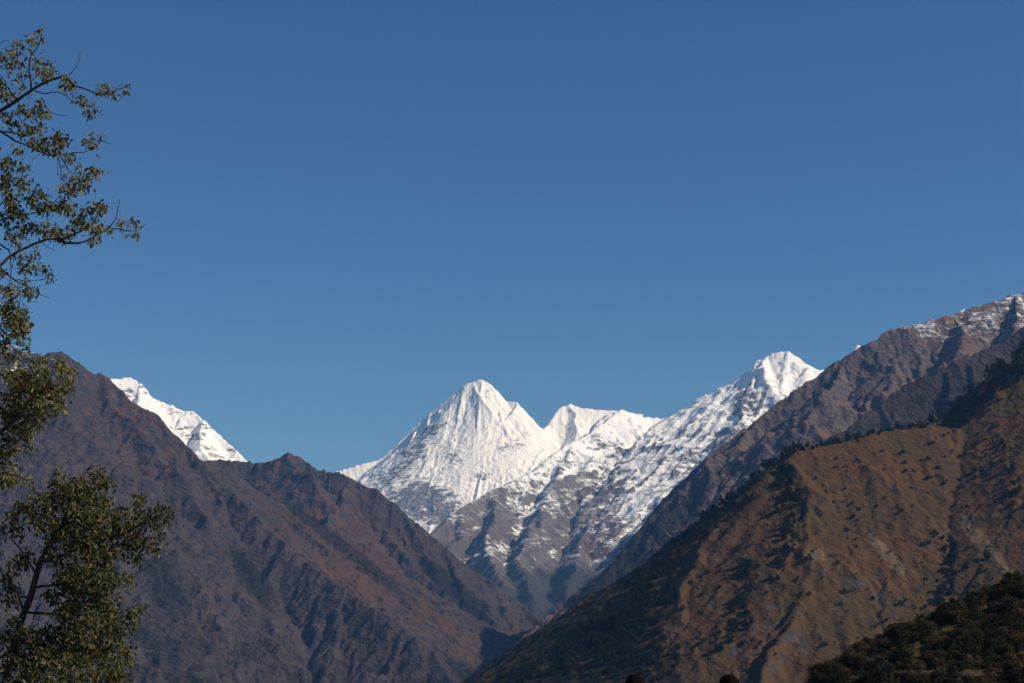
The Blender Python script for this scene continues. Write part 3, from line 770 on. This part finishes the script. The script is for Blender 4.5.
class Tree:
    def __init__(s, Y, seed):
        s.Y = Y; s.rs = np.random.RandomState(seed); s.nodes = []; s.V = []; s.Q = []; s.limbs = []; s.LV = []; s.LQ = []; s.T = []; s.nz = Noise(seed)
    def pt(s, px, py, d=0): return P(px, py, s.Y + d)
    def limb(s, pts, r0, r1, d0=0.0, d1=None):
        """one branch through picture positions, radii in millimetres"""
        d1 = d0 + s.rs.randn() * .25 if d1 is None else d1
        n = len(pts); q = [s.pt(x, y, d0 + (d1 - d0) * i / max(1, n - 1)) for i, (x, y) in enumerate(pts)]
        out = [q[0]]
        for a, b in zip(q[:-1], q[1:]):
            m = max(1, int(np.linalg.norm(b - a) / .07))
            for k in range(1, m + 1): out.append(a + (b - a) * k / m + (s.rs.randn(3) * .005 if k < m else 0))
        V = []; Q = []
        for i in range(len(out) - 1):
            f0 = i / (len(out) - 1); f1 = (i + 1) / (len(out) - 1)
            tube(V, Q, out[i], out[i + 1], (r0 + (r1 - r0) * f0) / 1000, (r0 + (r1 - r0) * f1) / 1000, 6)
            s.nodes.append(out[i + 1])
        s.nodes.append(out[0]); s.limbs.append((V, Q))
        return out
    def leaf(s, p, d, nrm, L, tint):
        d = d / np.linalg.norm(d); side = np.cross(d, nrm); side /= np.linalg.norm(side) + 1e-9; up = np.cross(side, d)
        w_ = L * (.20 + .06 * s.rs.rand()); o = len(s.LV); c = .25 * w_; bend = -up * L * .12
        s.LV += [p, p + d * L * .3 + side * w_ + up * c, p + d * L * .68 + side * w_ * .8 + up * c + bend * .5, p + d * L + bend,
                 p + d * L * .68 - side * w_ * .8 + up * c + bend * .5, p + d * L * .3 - side * w_ + up * c]
        s.LQ += [(o, o + 1, o + 2, o + 3), (o, o + 3, o + 4, o + 5)]
        s.T += [tint] * 6
    def foliage(s, ell, leaf_len, per, tint_c, tint_s, spread=.028, twig=3.0, dens=1.0):
        pts = []
        for (cx, cy, rx, ry, n) in ell:
            dd = s.nz.n(np.array([cx / 40.]), np.array([cy / 40.]))[0] * .5
            for i in range(int(n * dens + s.rs.rand())):
                a = s.rs.rand() * 6.28; r = math.sqrt(s.rs.rand())
                pts.append(s.pt(cx + math.cos(a) * r * rx, cy + math.sin(a) * r * ry, dd + s.rs.randn() * (.05 + .0055 * max(rx, ry))))
        pts = np.array(pts); nodes = list(s.nodes)
        arr = np.array(nodes)
        dist = np.array([np.min(np.sum((arr - p) ** 2, 1)) for p in pts])
        V = []; Q = []
        N_ = np.zeros((len(arr) + len(pts) * 5, 3)); k = len(arr); N_[:k] = arr
        for i in np.argsort(dist):
            p = pts[i]; j = np.argmin(np.sum((N_[:k] - p) ** 2, 1)); a = N_[j].copy()
            L = np.linalg.norm(p - a)
            if L > .02:
                m = max(1, min(4, int(L / .08))); prev = a
                sag = np.array((0, 0, .12 * L)) + s.rs.randn(3) * .05 * L
                r0 = (twig * (.5 + min(L, .5) * 1.6)) / 1000
                for q in range(1, m + 1):
                    t = q / m; c = a + (p - a) * t + sag * math.sin(math.pi * t)
                    tube(V, Q, prev, c, r0 * (1 - .6 * (t - 1 / m)), r0 * (1 - .6 * t), 3); prev = c
                    N_[k] = c; k += 1
            base = tint_c + s.rs.randn() * tint_s
            for q in range(per + s.rs.randint(3) - 1):
                o = s.rs.randn(3) * spread
                d = np.array((s.rs.randn() * .75, s.rs.randn() * .75, -.55 - .5 * s.rs.rand()))
                if s.rs.rand() < .2: d[2] = .3
                nr = np.array((s.rs.randn() * .7, s.rs.randn() * .7, .8))
                s.leaf(p + o, d, nr, leaf_len * (.45 + .9 * s.rs.rand() ** 1.3), (min(1, max(0, base + s.rs.randn() * tint_s * .7)), s.rs.rand(), 0, 1))
        s.limbs.append((V, Q))
    def build(s, base, name, label, mat, trunk_limbs):
        root = bpy.data.objects.new(name, None); C.collection.objects.link(root); root.location = base
        props(root, label, 'tree')
        b = np.array(base)
        TV = []; TQ = []
        for V, Q in s.limbs[:trunk_limbs]:
            o = len(TV); TV += [v - b for v in V]; TQ += [tuple(o + i for i in q) for q in Q]
        link('trunk', arrays_mesh('trunk', TV, TQ, bark, 4, True), root)
        for V, Q in s.limbs[trunk_limbs:-1]:
            link('branch', arrays_mesh('branch', np.array(V) - b, Q, bark, 4, True), root)
        V, Q = s.limbs[-1]
        V2 = np.concatenate([np.array(V) - b, np.array(s.LV) - b]); o = len(V)
        Q2 = np.concatenate([np.array(Q), np.array(s.LQ) + o])
        me = arrays_mesh('crown', V2, Q2, bark, 4, False); me.materials.append(mat)
        me.polygons.foreach_set('material_index', np.array([0] * len(Q) + [1] * len(s.LQ), np.int32))
        at = me.attributes.new('tint', 'FLOAT_COLOR', 'POINT')
        col = np.concatenate([np.zeros((len(V), 4), np.float32), np.array(s.T, np.float32)])
        at.data.foreach_set('color', col.astype(np.float32).ravel())
        link('crown', me, root)
        return root

U = Tree(15.0, 11)
bz = ground_z(-6.4, 15)
by = HORIZON + (EYE - bz) / 15.0 * F
U.limb([(-160, by), (-155, 700), (-140, 560), (-130, 440), (-120, 320), (-105, 220), (-90, 120), (-70, 40)], 130, 45, 0, .2)
nt_ = len(U.limbs)
for pts, r0, r1 in [
    ([(-108, 230), (-60, 160), (0, 111), (15, 102), (29, 92), (38, 86), (48, 81), (57, 78), (66, 76), (75, 86), (88, 90), (97, 94), (111, 95), (117, 89), (127, 87)], 34, 4),
    ([(66, 77), (76, 67), (80, 58), (80, 51)], 6, 3),
    ([(31, 91), (31, 83), (29, 70), (30, 59), (37, 48), (42, 37)], 10, 4),
    ([(35, 91), (45, 94), (59, 92), (67, 96), (73, 102), (82, 105), (94, 108)], 7, 3),
    ([(17, 99), (7, 87), (0, 79), (-10, 70)], 9, 4),
    ([(18, 96), (23, 82), (30, 73)], 5, 3),
    ([(45, 106), (50, 112), (59, 115), (68, 116)], 4, 2.5),
    ([(29, 92), (29, 110)], 4, 2.5),
    ([(0, 44), (5, 40)], 3, 2),
    ([(-115, 290), (-50, 180), (0, 131), (8, 136), (15, 141), (26, 145), (37, 150), (48, 155), (57, 155), (69, 154), (85, 152), (94, 148), (102, 141), (111, 144)], 26, 3),
    ([(102, 141), (100, 135)], 3, 2),
    ([(58, 156), (58, 165), (58, 174)], 4, 2.5),
    ([(58, 156), (61, 168), (61, 179), (66, 183), (76, 186)], 5, 3),
    ([(60, 156), (63, 161), (70, 172), (82, 174), (94, 173)], 5, 3),
    ([(0, 131), (15, 133), (30, 136)], 9, 5),
    ([(40, 154), (33, 158), (32, 163)], 4, 2),
    ([(-110, 300), (-50, 240), (0, 220), (16, 218), (29, 214), (42, 211), (53, 204), (60, 195)], 20, 4),
    ([(-124, 380), (-60, 320), (0, 266), (9, 257), (19, 251), (34, 244), (48, 239), (63, 239), (73, 235), (83, 230), (94, 222), (101, 209)], 30, 6),
    ([(60, 240), (66, 243), (79, 243), (94, 237), (108, 229), (116, 219), (118, 207), (120, 199)], 14, 3),
    ([(110, 228), (126, 231), (136, 231), (146, 224)], 6, 3),
    ([(126, 231), (129, 223)], 3, 2),
    ([(-10, 238), (0, 244), (9, 250), (11, 264), (10, 282)], 10, 5),
    ([(0, 267), (9, 276), (19, 283), (29, 288), (38, 294), (50, 298)], 9, 3),
    ([(15, 280), (30, 281), (45, 279)], 4, 2.5), ([(19, 255), (22, 263), (32, 269), (47, 272)], 5, 2.5),
    ([(18, 285), (20, 299), (28, 308)], 3.5, 2), ([(42, 242), (46, 247), (54, 250)], 4, 2),
    ([(-128, 430), (-50, 380), (0, 345), (9, 344), (19, 353), (28, 363), (34, 374)], 18, 6),
    ([(-20, 362), (0, 363), (20, 366), (30, 372)], 9, 5),
    ([(-132, 520), (-50, 460), (0, 432), (13, 421), (26, 409), (38, 399), (55, 385)], 42, 14),
    ([(5, 428), (20, 436), (28, 446)], 10, 4), ([(-60, 466), (-20, 478), (6, 472), (26, 480)], 14, 4)]:
    U.limb(pts, r0, r1)
U.foliage([(41, 36, 7, 4, 4), (19, 43, 4, 4, 3), (31, 43, 7, 4, 5), (14, 53, 8, 5, 7), (2, 60, 4, 4, 4), (12, 65, 10, 4, 8), (36, 66, 6, 8, 8), (50, 68, 6, 6, 8), (42, 75, 8, 4, 6), (20, 75, 8, 3, 5), (2, 82, 5, 8, 9), (64, 77, 6, 4, 5), (68, 85, 6, 4, 6), (8, 97, 10, 5, 9), (25, 90, 5, 3, 4), (104, 88, 7, 4, 7), (114, 95, 4, 3, 4), (128, 90, 4, 4, 2), (77, 98, 6, 3, 5), (85, 104, 8, 4, 5), (93, 107, 4, 6, 4), (89, 115, 3, 3, 3), (37, 104, 5, 5, 6), (45, 113, 5, 4, 7), (30, 114, 8, 4, 8), (18, 110, 6, 4, 5), (5, 116, 6, 4, 6), (12, 124, 6, 3, 5), (17, 124, 4, 3, 3),
           (40, 123, 4, 3, 3), (34, 128, 5, 5, 7), (26, 134, 10, 5, 9), (45, 143, 8, 6, 14), (36, 144, 6, 4, 6), (60, 140, 6, 9, 14), (58, 150, 8, 4, 8), (17, 150, 4, 4, 3), (91, 143, 5, 5, 7), (100, 136, 2, 2, 1), (70, 160, 6, 4, 6), (78, 168, 4, 4, 3), (95, 173, 6, 5, 7), (75, 178, 5, 4, 5), (85, 180, 5, 5, 6), (63, 175, 3, 2, 2), (86, 186, 5, 3, 5), (70, 188, 10, 5, 12), (66, 198, 4, 5, 5),
           (8, 164, 8, 6, 14), (22, 170, 8, 3, 7), (10, 178, 8, 5, 8), (22, 182, 6, 7, 10), (4, 183, 4, 5, 6), (12, 196, 12, 6, 16), (42, 193, 8, 5, 9), (32, 198, 8, 4, 8), (8, 206, 9, 5, 12), (48, 205, 8, 4, 8),
           (15, 214, 14, 6, 16), (40, 206, 10, 6, 12), (60, 208, 8, 5, 10), (72, 207, 7, 3, 6), (97, 210, 9, 8, 16), (85, 212, 4, 4, 3), (80, 222, 10, 6, 14), (92, 225, 8, 5, 9), (30, 228, 14, 6, 16), (50, 230, 10, 6, 14), (10, 232, 9, 6, 9), (60, 236, 10, 4, 8), (20, 242, 8, 5, 6), (100, 228, 5, 3, 4), (92, 240, 6, 3, 6), (70, 232, 6, 4, 6), (125, 221, 5, 4, 5), (138, 224, 9, 4, 5), (134, 234, 5, 3, 3), (108, 232, 4, 2, 2), (37, 249, 3, 2, 2), (18, 258, 7, 4, 6), (27, 257, 4, 4, 4), (34, 261, 4, 2, 2), (22, 269, 3, 4, 4), (32, 270, 4, 3, 4), (46, 271, 4, 3, 4), (48, 278, 3, 2, 2), (23, 281, 4, 4, 4), (3, 274, 5, 3, 3), (12, 289, 5, 4, 5), (12, 296, 5, 4, 5), (28, 293, 8, 6, 7), (36, 288, 4, 3, 3), (0, 290, 3, 6, 4),
           (8, 303, 8, 6, 8), (12, 315, 13, 10, 30), (22, 322, 9, 8, 22), (22, 335, 6, 5, 8), (8, 330, 10, 8, 16), (3, 345, 6, 6, 9), (10, 352, 6, 4, 5), (27, 348, 3, 3, 3), (14, 357, 5, 4, 4),
           (43, 362, 6, 8, 12), (60, 367, 7, 7, 14), (71, 372, 6, 8, 10), (22, 372, 10, 7, 14), (8, 375, 10, 6, 12), (40, 375, 12, 7, 20), (65, 385, 8, 8, 16), (45, 392, 16, 12, 44), (20, 392, 18, 14, 56), (8, 410, 12, 12, 40), (30, 412, 16, 10, 40), (50, 405, 12, 10, 26), (60, 400, 7, 10, 10), (42, 420, 5, 6, 6), (20, 432, 14, 9, 30), (8, 445, 10, 8, 20), (28, 447, 6, 4, 6), (6, 455, 8, 4, 8),
           (6, 467, 8, 5, 10), (12, 475, 10, 6, 14), (6, 482, 8, 6, 10), (27, 480, 5, 3, 3),
           (-30, 60, 28, 30, 90), (-40, 150, 35, 45, 150), (-35, 250, 34, 50, 140), (-40, 360, 36, 50, 190), (-45, 455, 36, 36, 130)],
          .052, 7, .40, .24, dens=1.15)
U.build((P(-160, by, 15)[0], 15.0, bz), 'tall_tree', 'tall open tree with yellowing olive leaves reaching in from the left edge', leaf_up, nt_)

Lw = Tree(13.0, 23)
bz = ground_z(-4.6, 13)
by = HORIZON + (EYE - bz) / 13.0 * F
Lw.limb([(-40, by), (-30, 790), (-12, 730), (6, 680), (16, 640), (24, 612), (33, 588), (40, 562)], 50, 24, 0, 0)
nl_ = len(Lw.limbs)
for pts, r0, r1 in [
    ([(40, 562), (55, 535), (72, 508), (88, 490), (98, 476)], 20, 4), ([(40, 562), (75, 550), (110, 538), (135, 528), (152, 518), (166, 513)], 16, 4),
    ([(58, 530), (56, 505), (58, 480)], 9, 3), ([(33, 588), (70, 582), (100, 580), (128, 580)], 12, 4), ([(24, 612), (70, 615), (110, 612), (140, 608)], 13, 4),
    ([(10, 665), (50, 655), (90, 650), (128, 652)], 16, 4), ([(16, 640), (60, 640), (100, 632), (132, 628)], 12, 4), ([(36, 574), (25, 555), (12, 540), (2, 530)], 9, 4),
    ([(24, 612), (18, 590), (4, 575), (-10, 560)], 9, 4), ([(6, 680), (40, 685), (80, 680), (118, 678)], 14, 5), ([(110, 538), (135, 545), (156, 548)], 7, 3),
    ([(125, 530), (133, 515), (138, 502)], 7, 3), ([(72, 508), (95, 505), (115, 510)], 8, 3), ([(33, 620), (36, 610), (44, 600)], 6, 3), ([(-12, 730), (-30, 640), (-40, 560)], 22, 8)]:
    Lw.limb(pts, r0, r1)
Lw.foliage([(58, 476, 4, 4, 6), (57, 486, 8, 6, 16), (76, 481, 9, 5, 20), (98, 473, 6, 5, 14), (104, 480, 8, 6, 18), (112, 481, 5, 5, 8), (92, 487, 8, 6, 16), (106, 498, 6, 4, 10), (80, 494, 14, 8, 40), (62, 496, 12, 8, 32), (47, 499, 7, 6, 16), (36, 501, 8, 6, 16), (26, 508, 8, 6, 16), (14, 516, 6, 4, 8), (5, 529, 7, 6, 12), (16, 530, 8, 6, 10), (117, 511, 6, 5, 14),
            (88, 508, 22, 12, 90), (60, 514, 22, 12, 70), (38, 518, 16, 10, 36), (95, 528, 24, 14, 110), (65, 534, 22, 12, 70), (118, 526, 8, 8, 20), (88, 550, 26, 14, 120), (60, 555, 14, 10, 34), (110, 555, 12, 10, 40), (28, 556, 8, 6, 14), (18, 563, 8, 6, 16), (85, 572, 26, 12, 110), (108, 578, 10, 10, 34), (64, 575, 12, 8, 26), (10, 580, 9, 8, 16), (126, 580, 9, 5, 16),
            (84, 592, 26, 12, 100), (108, 600, 12, 10, 36), (54, 596, 10, 8, 14), (12, 600, 10, 8, 14), (82, 612, 28, 10, 90), (112, 616, 10, 8, 24), (138, 608, 8, 4, 9), (130, 614, 8, 5, 12), (62, 612, 10, 7, 16), (15, 620, 12, 6, 14), (84, 632, 32, 12, 130), (118, 630, 10, 8, 20), (130, 629, 6, 6, 10), (40, 636, 24, 10, 70), (14, 636, 14, 8, 36), (80, 652, 34, 12, 130), (112, 648, 12, 8, 34), (128, 650, 5, 6, 10), (30, 654, 30, 10, 90), (60, 670, 40, 12, 130), (108, 668, 16, 12, 60), (125, 664, 6, 10, 18), (118, 678, 9, 8, 22), (20, 672, 22, 10, 50), (60, 690, 60, 14, 120),
            (138, 502, 7, 7, 16), (137, 512, 6, 6, 12), (133, 522, 8, 7, 18), (150, 517, 10, 6, 18), (162, 509, 8, 5, 16), (167, 516, 4, 5, 8), (151, 524, 8, 5, 14), (132, 536, 14, 8, 36), (150, 540, 10, 7, 20), (160, 538, 5, 4, 6), (156, 550, 6, 4, 8), (130, 550, 8, 6, 12), (134, 560, 4, 4, 6), (141, 560, 3, 2, 2),
            (-30, 560, 26, 40, 90), (-35, 640, 30, 40, 120)], .043, 9, .33, .25, .030, 3.0, dens=.72)
Lw.build((P(-40, by, 13)[0], 13.0, bz), 'bushy_tree', 'dense bushy tree with dark green and rusty leaves at the lower left', leaf_low, nl_)

# ------------------------------------------------------------------ two people just below the picture, only the crowns of their heads show
def simple(name, col, rough=.8, spec=.2):
    m, nt, b = new_mat(name, rough, spec); N = NB(nt)
    tc = N.node('ShaderNodeTexCoord')
    nt.links.new(N.mix(N.noise(tc.outputs['Object'], 40, 3), tuple(c * .8 for c in col), tuple(c * 1.2 for c in col)), b.inputs['Base Color'])
    return m
skin_m = simple('skin', (.33, .17, .11), .55, .3); hair_m = simple('black_hair', (.008, .007, .006), .95, .0)
shoe_m = simple('shoe_leather', (.03, .025, .02), .6)
def person(px, top, Y, height, jacket, trousers, turn, label):
    x = P(px, top, Y)[0]; zt = P(px, top, Y)[2]
    base = ground_z(x, Y); s = (zt - base) / 1.78
    root = bpy.data.objects.new('person', None); C.collection.objects.link(root); root.location = (x, Y, base); root.scale = (s, s, s)
    root.rotation_euler = (0, 0, turn * .4)
    props(root, label, 'person')
    J = [((0, 0, .98), .15), ((0, .0, 1.15), .14), ((0, .01, 1.36), .155), ((0, 0, 1.49), .075), ((0, .0, 1.56), .058), ((0, .005, 1.63), .085), ((0, .01, 1.70), .088)]
    Ed = [(0, 1), (1, 2), (2, 3), (3, 4), (4, 5), (5, 6)]
    def chain(start, seq):
        p = start
        for c in seq: J.append(c); Ed.append((p, len(J) - 1)); p = len(J) - 1
    for sg in (-1, 1):
        chain(0, [((sg * .10, 0, .88), .10), ((sg * .11, .01, .50), .065), ((sg * .12, -.01, .10), .045), ((sg * .125, .10, .045), .045), ((sg * .13, .18, .035), .035)])
        chain(2, [((sg * .20, 0, 1.41), .065), ((sg * .25, -.02, 1.14), .048), ((sg * .25, .05, .90), .036), ((sg * .25, .07, .83), .035)])
        h = len(J) - 1
        for k, (dx, L) in enumerate(((-.03, .075), (-.01, .09), (.01, .085), (.03, .065))):
            chain(h, [((sg * .25, .07 - dx, .79), .011), ((sg * .245, .075 - dx, .79 - L * .6), .009), ((sg * .235, .08 - dx, .79 - L), .008)])
        chain(h, [((sg * .22, .11, .80), .012), ((sg * .215, .125, .765), .009)])
    me = bpy.data.meshes.new('body'); me.from_pydata([j[0] for j in J], Ed, [])
    o = bpy.data.objects.new('body', me); C.collection.objects.link(o)
    o.modifiers.new('Skin', 'SKIN'); su = o.modifiers.new('Subdivision', 'SUBSURF'); su.levels = 2; su.render_levels = 2
    for i, v in enumerate(me.skin_vertices[0].data):
        v.radius = (J[i][1], J[i][1]); v.use_root = (i == 0)
    dg = bpy.context.evaluated_depsgraph_get(); dg.update()
    m2 = bpy.data.meshes.new_from_object(o.evaluated_get(dg))
    bpy.data.objects.remove(o)
    # face: nose, brow, chin on the far (+Y) side
    for v in m2.vertices:
        c = v.co
        if c.z > 1.55 and abs(c.x) < .12:
            if c.y > .05:
                c.y += .022 * math.exp(-((c.x / .014) ** 2 + ((c.z - 1.64) / .022) ** 2)) + .012 * math.exp(-((c.x / .03) ** 2 + ((c.z - 1.575) / .02) ** 2))
                for e in (-1, 1): c.y -= .010 * math.exp(-(((c.x - e * .032) / .014) ** 2 + ((c.z - 1.675) / .012) ** 2))
            c.x *= .92; c.y = c.y * 1.1
    m2.materials.clear()
    for m in (skin_m, jacket, trousers, shoe_m): m2.materials.append(m)
    for p in m2.polygons:
        z = p.center.z; p.use_smooth = True
        arm = abs(p.center.x) > .19
        p.material_index = 0 if z > 1.50 or (arm and z < .86 and z > .6) else 3 if z < .09 else 1 if z > .92 or arm else 2
    body = link('body', m2, root)
    # ears
    def blobm(name, c, r, mat, n=14):
        V = []; Q = []
        for i in range(n + 1):
            for k in range(2 * n):
                a = math.pi * i / n; b2 = math.pi * k / n
                V.append((c[0] + r[0] * math.sin(a) * math.cos(b2), c[1] + r[1] * math.sin(a) * math.sin(b2), c[2] + r[2] * math.cos(a)))
        for i in range(n):
            for k in range(2 * n): Q.append((i * 2 * n + k, i * 2 * n + (k + 1) % (2 * n), (i + 1) * 2 * n + (k + 1) % (2 * n), (i + 1) * 2 * n + k))
        return V, Q
    for sg in (-1, 1):
        V, Q = blobm('ear', (sg * .086, 0, 1.645), (.012, .02, .032), skin_m, 6); link('ear', arrays_mesh('ear', V, Q, skin_m, 4, True), root)
    # hair: a tufted cap over the back and top of the head
    V, Q = blobm('hair', (0, -.012, 1.685), (.09, .108, .098), hair_m, 22)
    V = np.array(V); nzp = Noise(int(px)); k = 1 + .05 * nzp.n(V[:, 0] * 45 + 5, V[:, 2] * 45 + V[:, 1] * 45)
    c0 = np.array((0, -.012, 1.685)); V = c0 + (V - c0) * k[:, None]
    Q = [q for q in Q if not (np.mean([V[i][1] for i in q]) > .045 and np.mean([V[i][2] for i in q]) < 1.72) and np.mean([V[i][2] for i in q]) > 1.585]
    link('hair', arrays_mesh('hair', V, Q, hair_m, 4, True), root)
    return root
person(635, 674.5, 13.4, 1.7, simple('dark_red_jacket', (.12, .03, .025)), simple('grey_trousers', (.08, .08, .085)), -.5, 'dark haired person left of the other, only the crown of the head showing')
person(729, 674.5, 13.0, 1.7, simple('navy_jacket', (.03, .035, .07)), simple('brown_trousers', (.07, .055, .04)), .15, 'dark haired person right of the other, only the crown of the head showing')
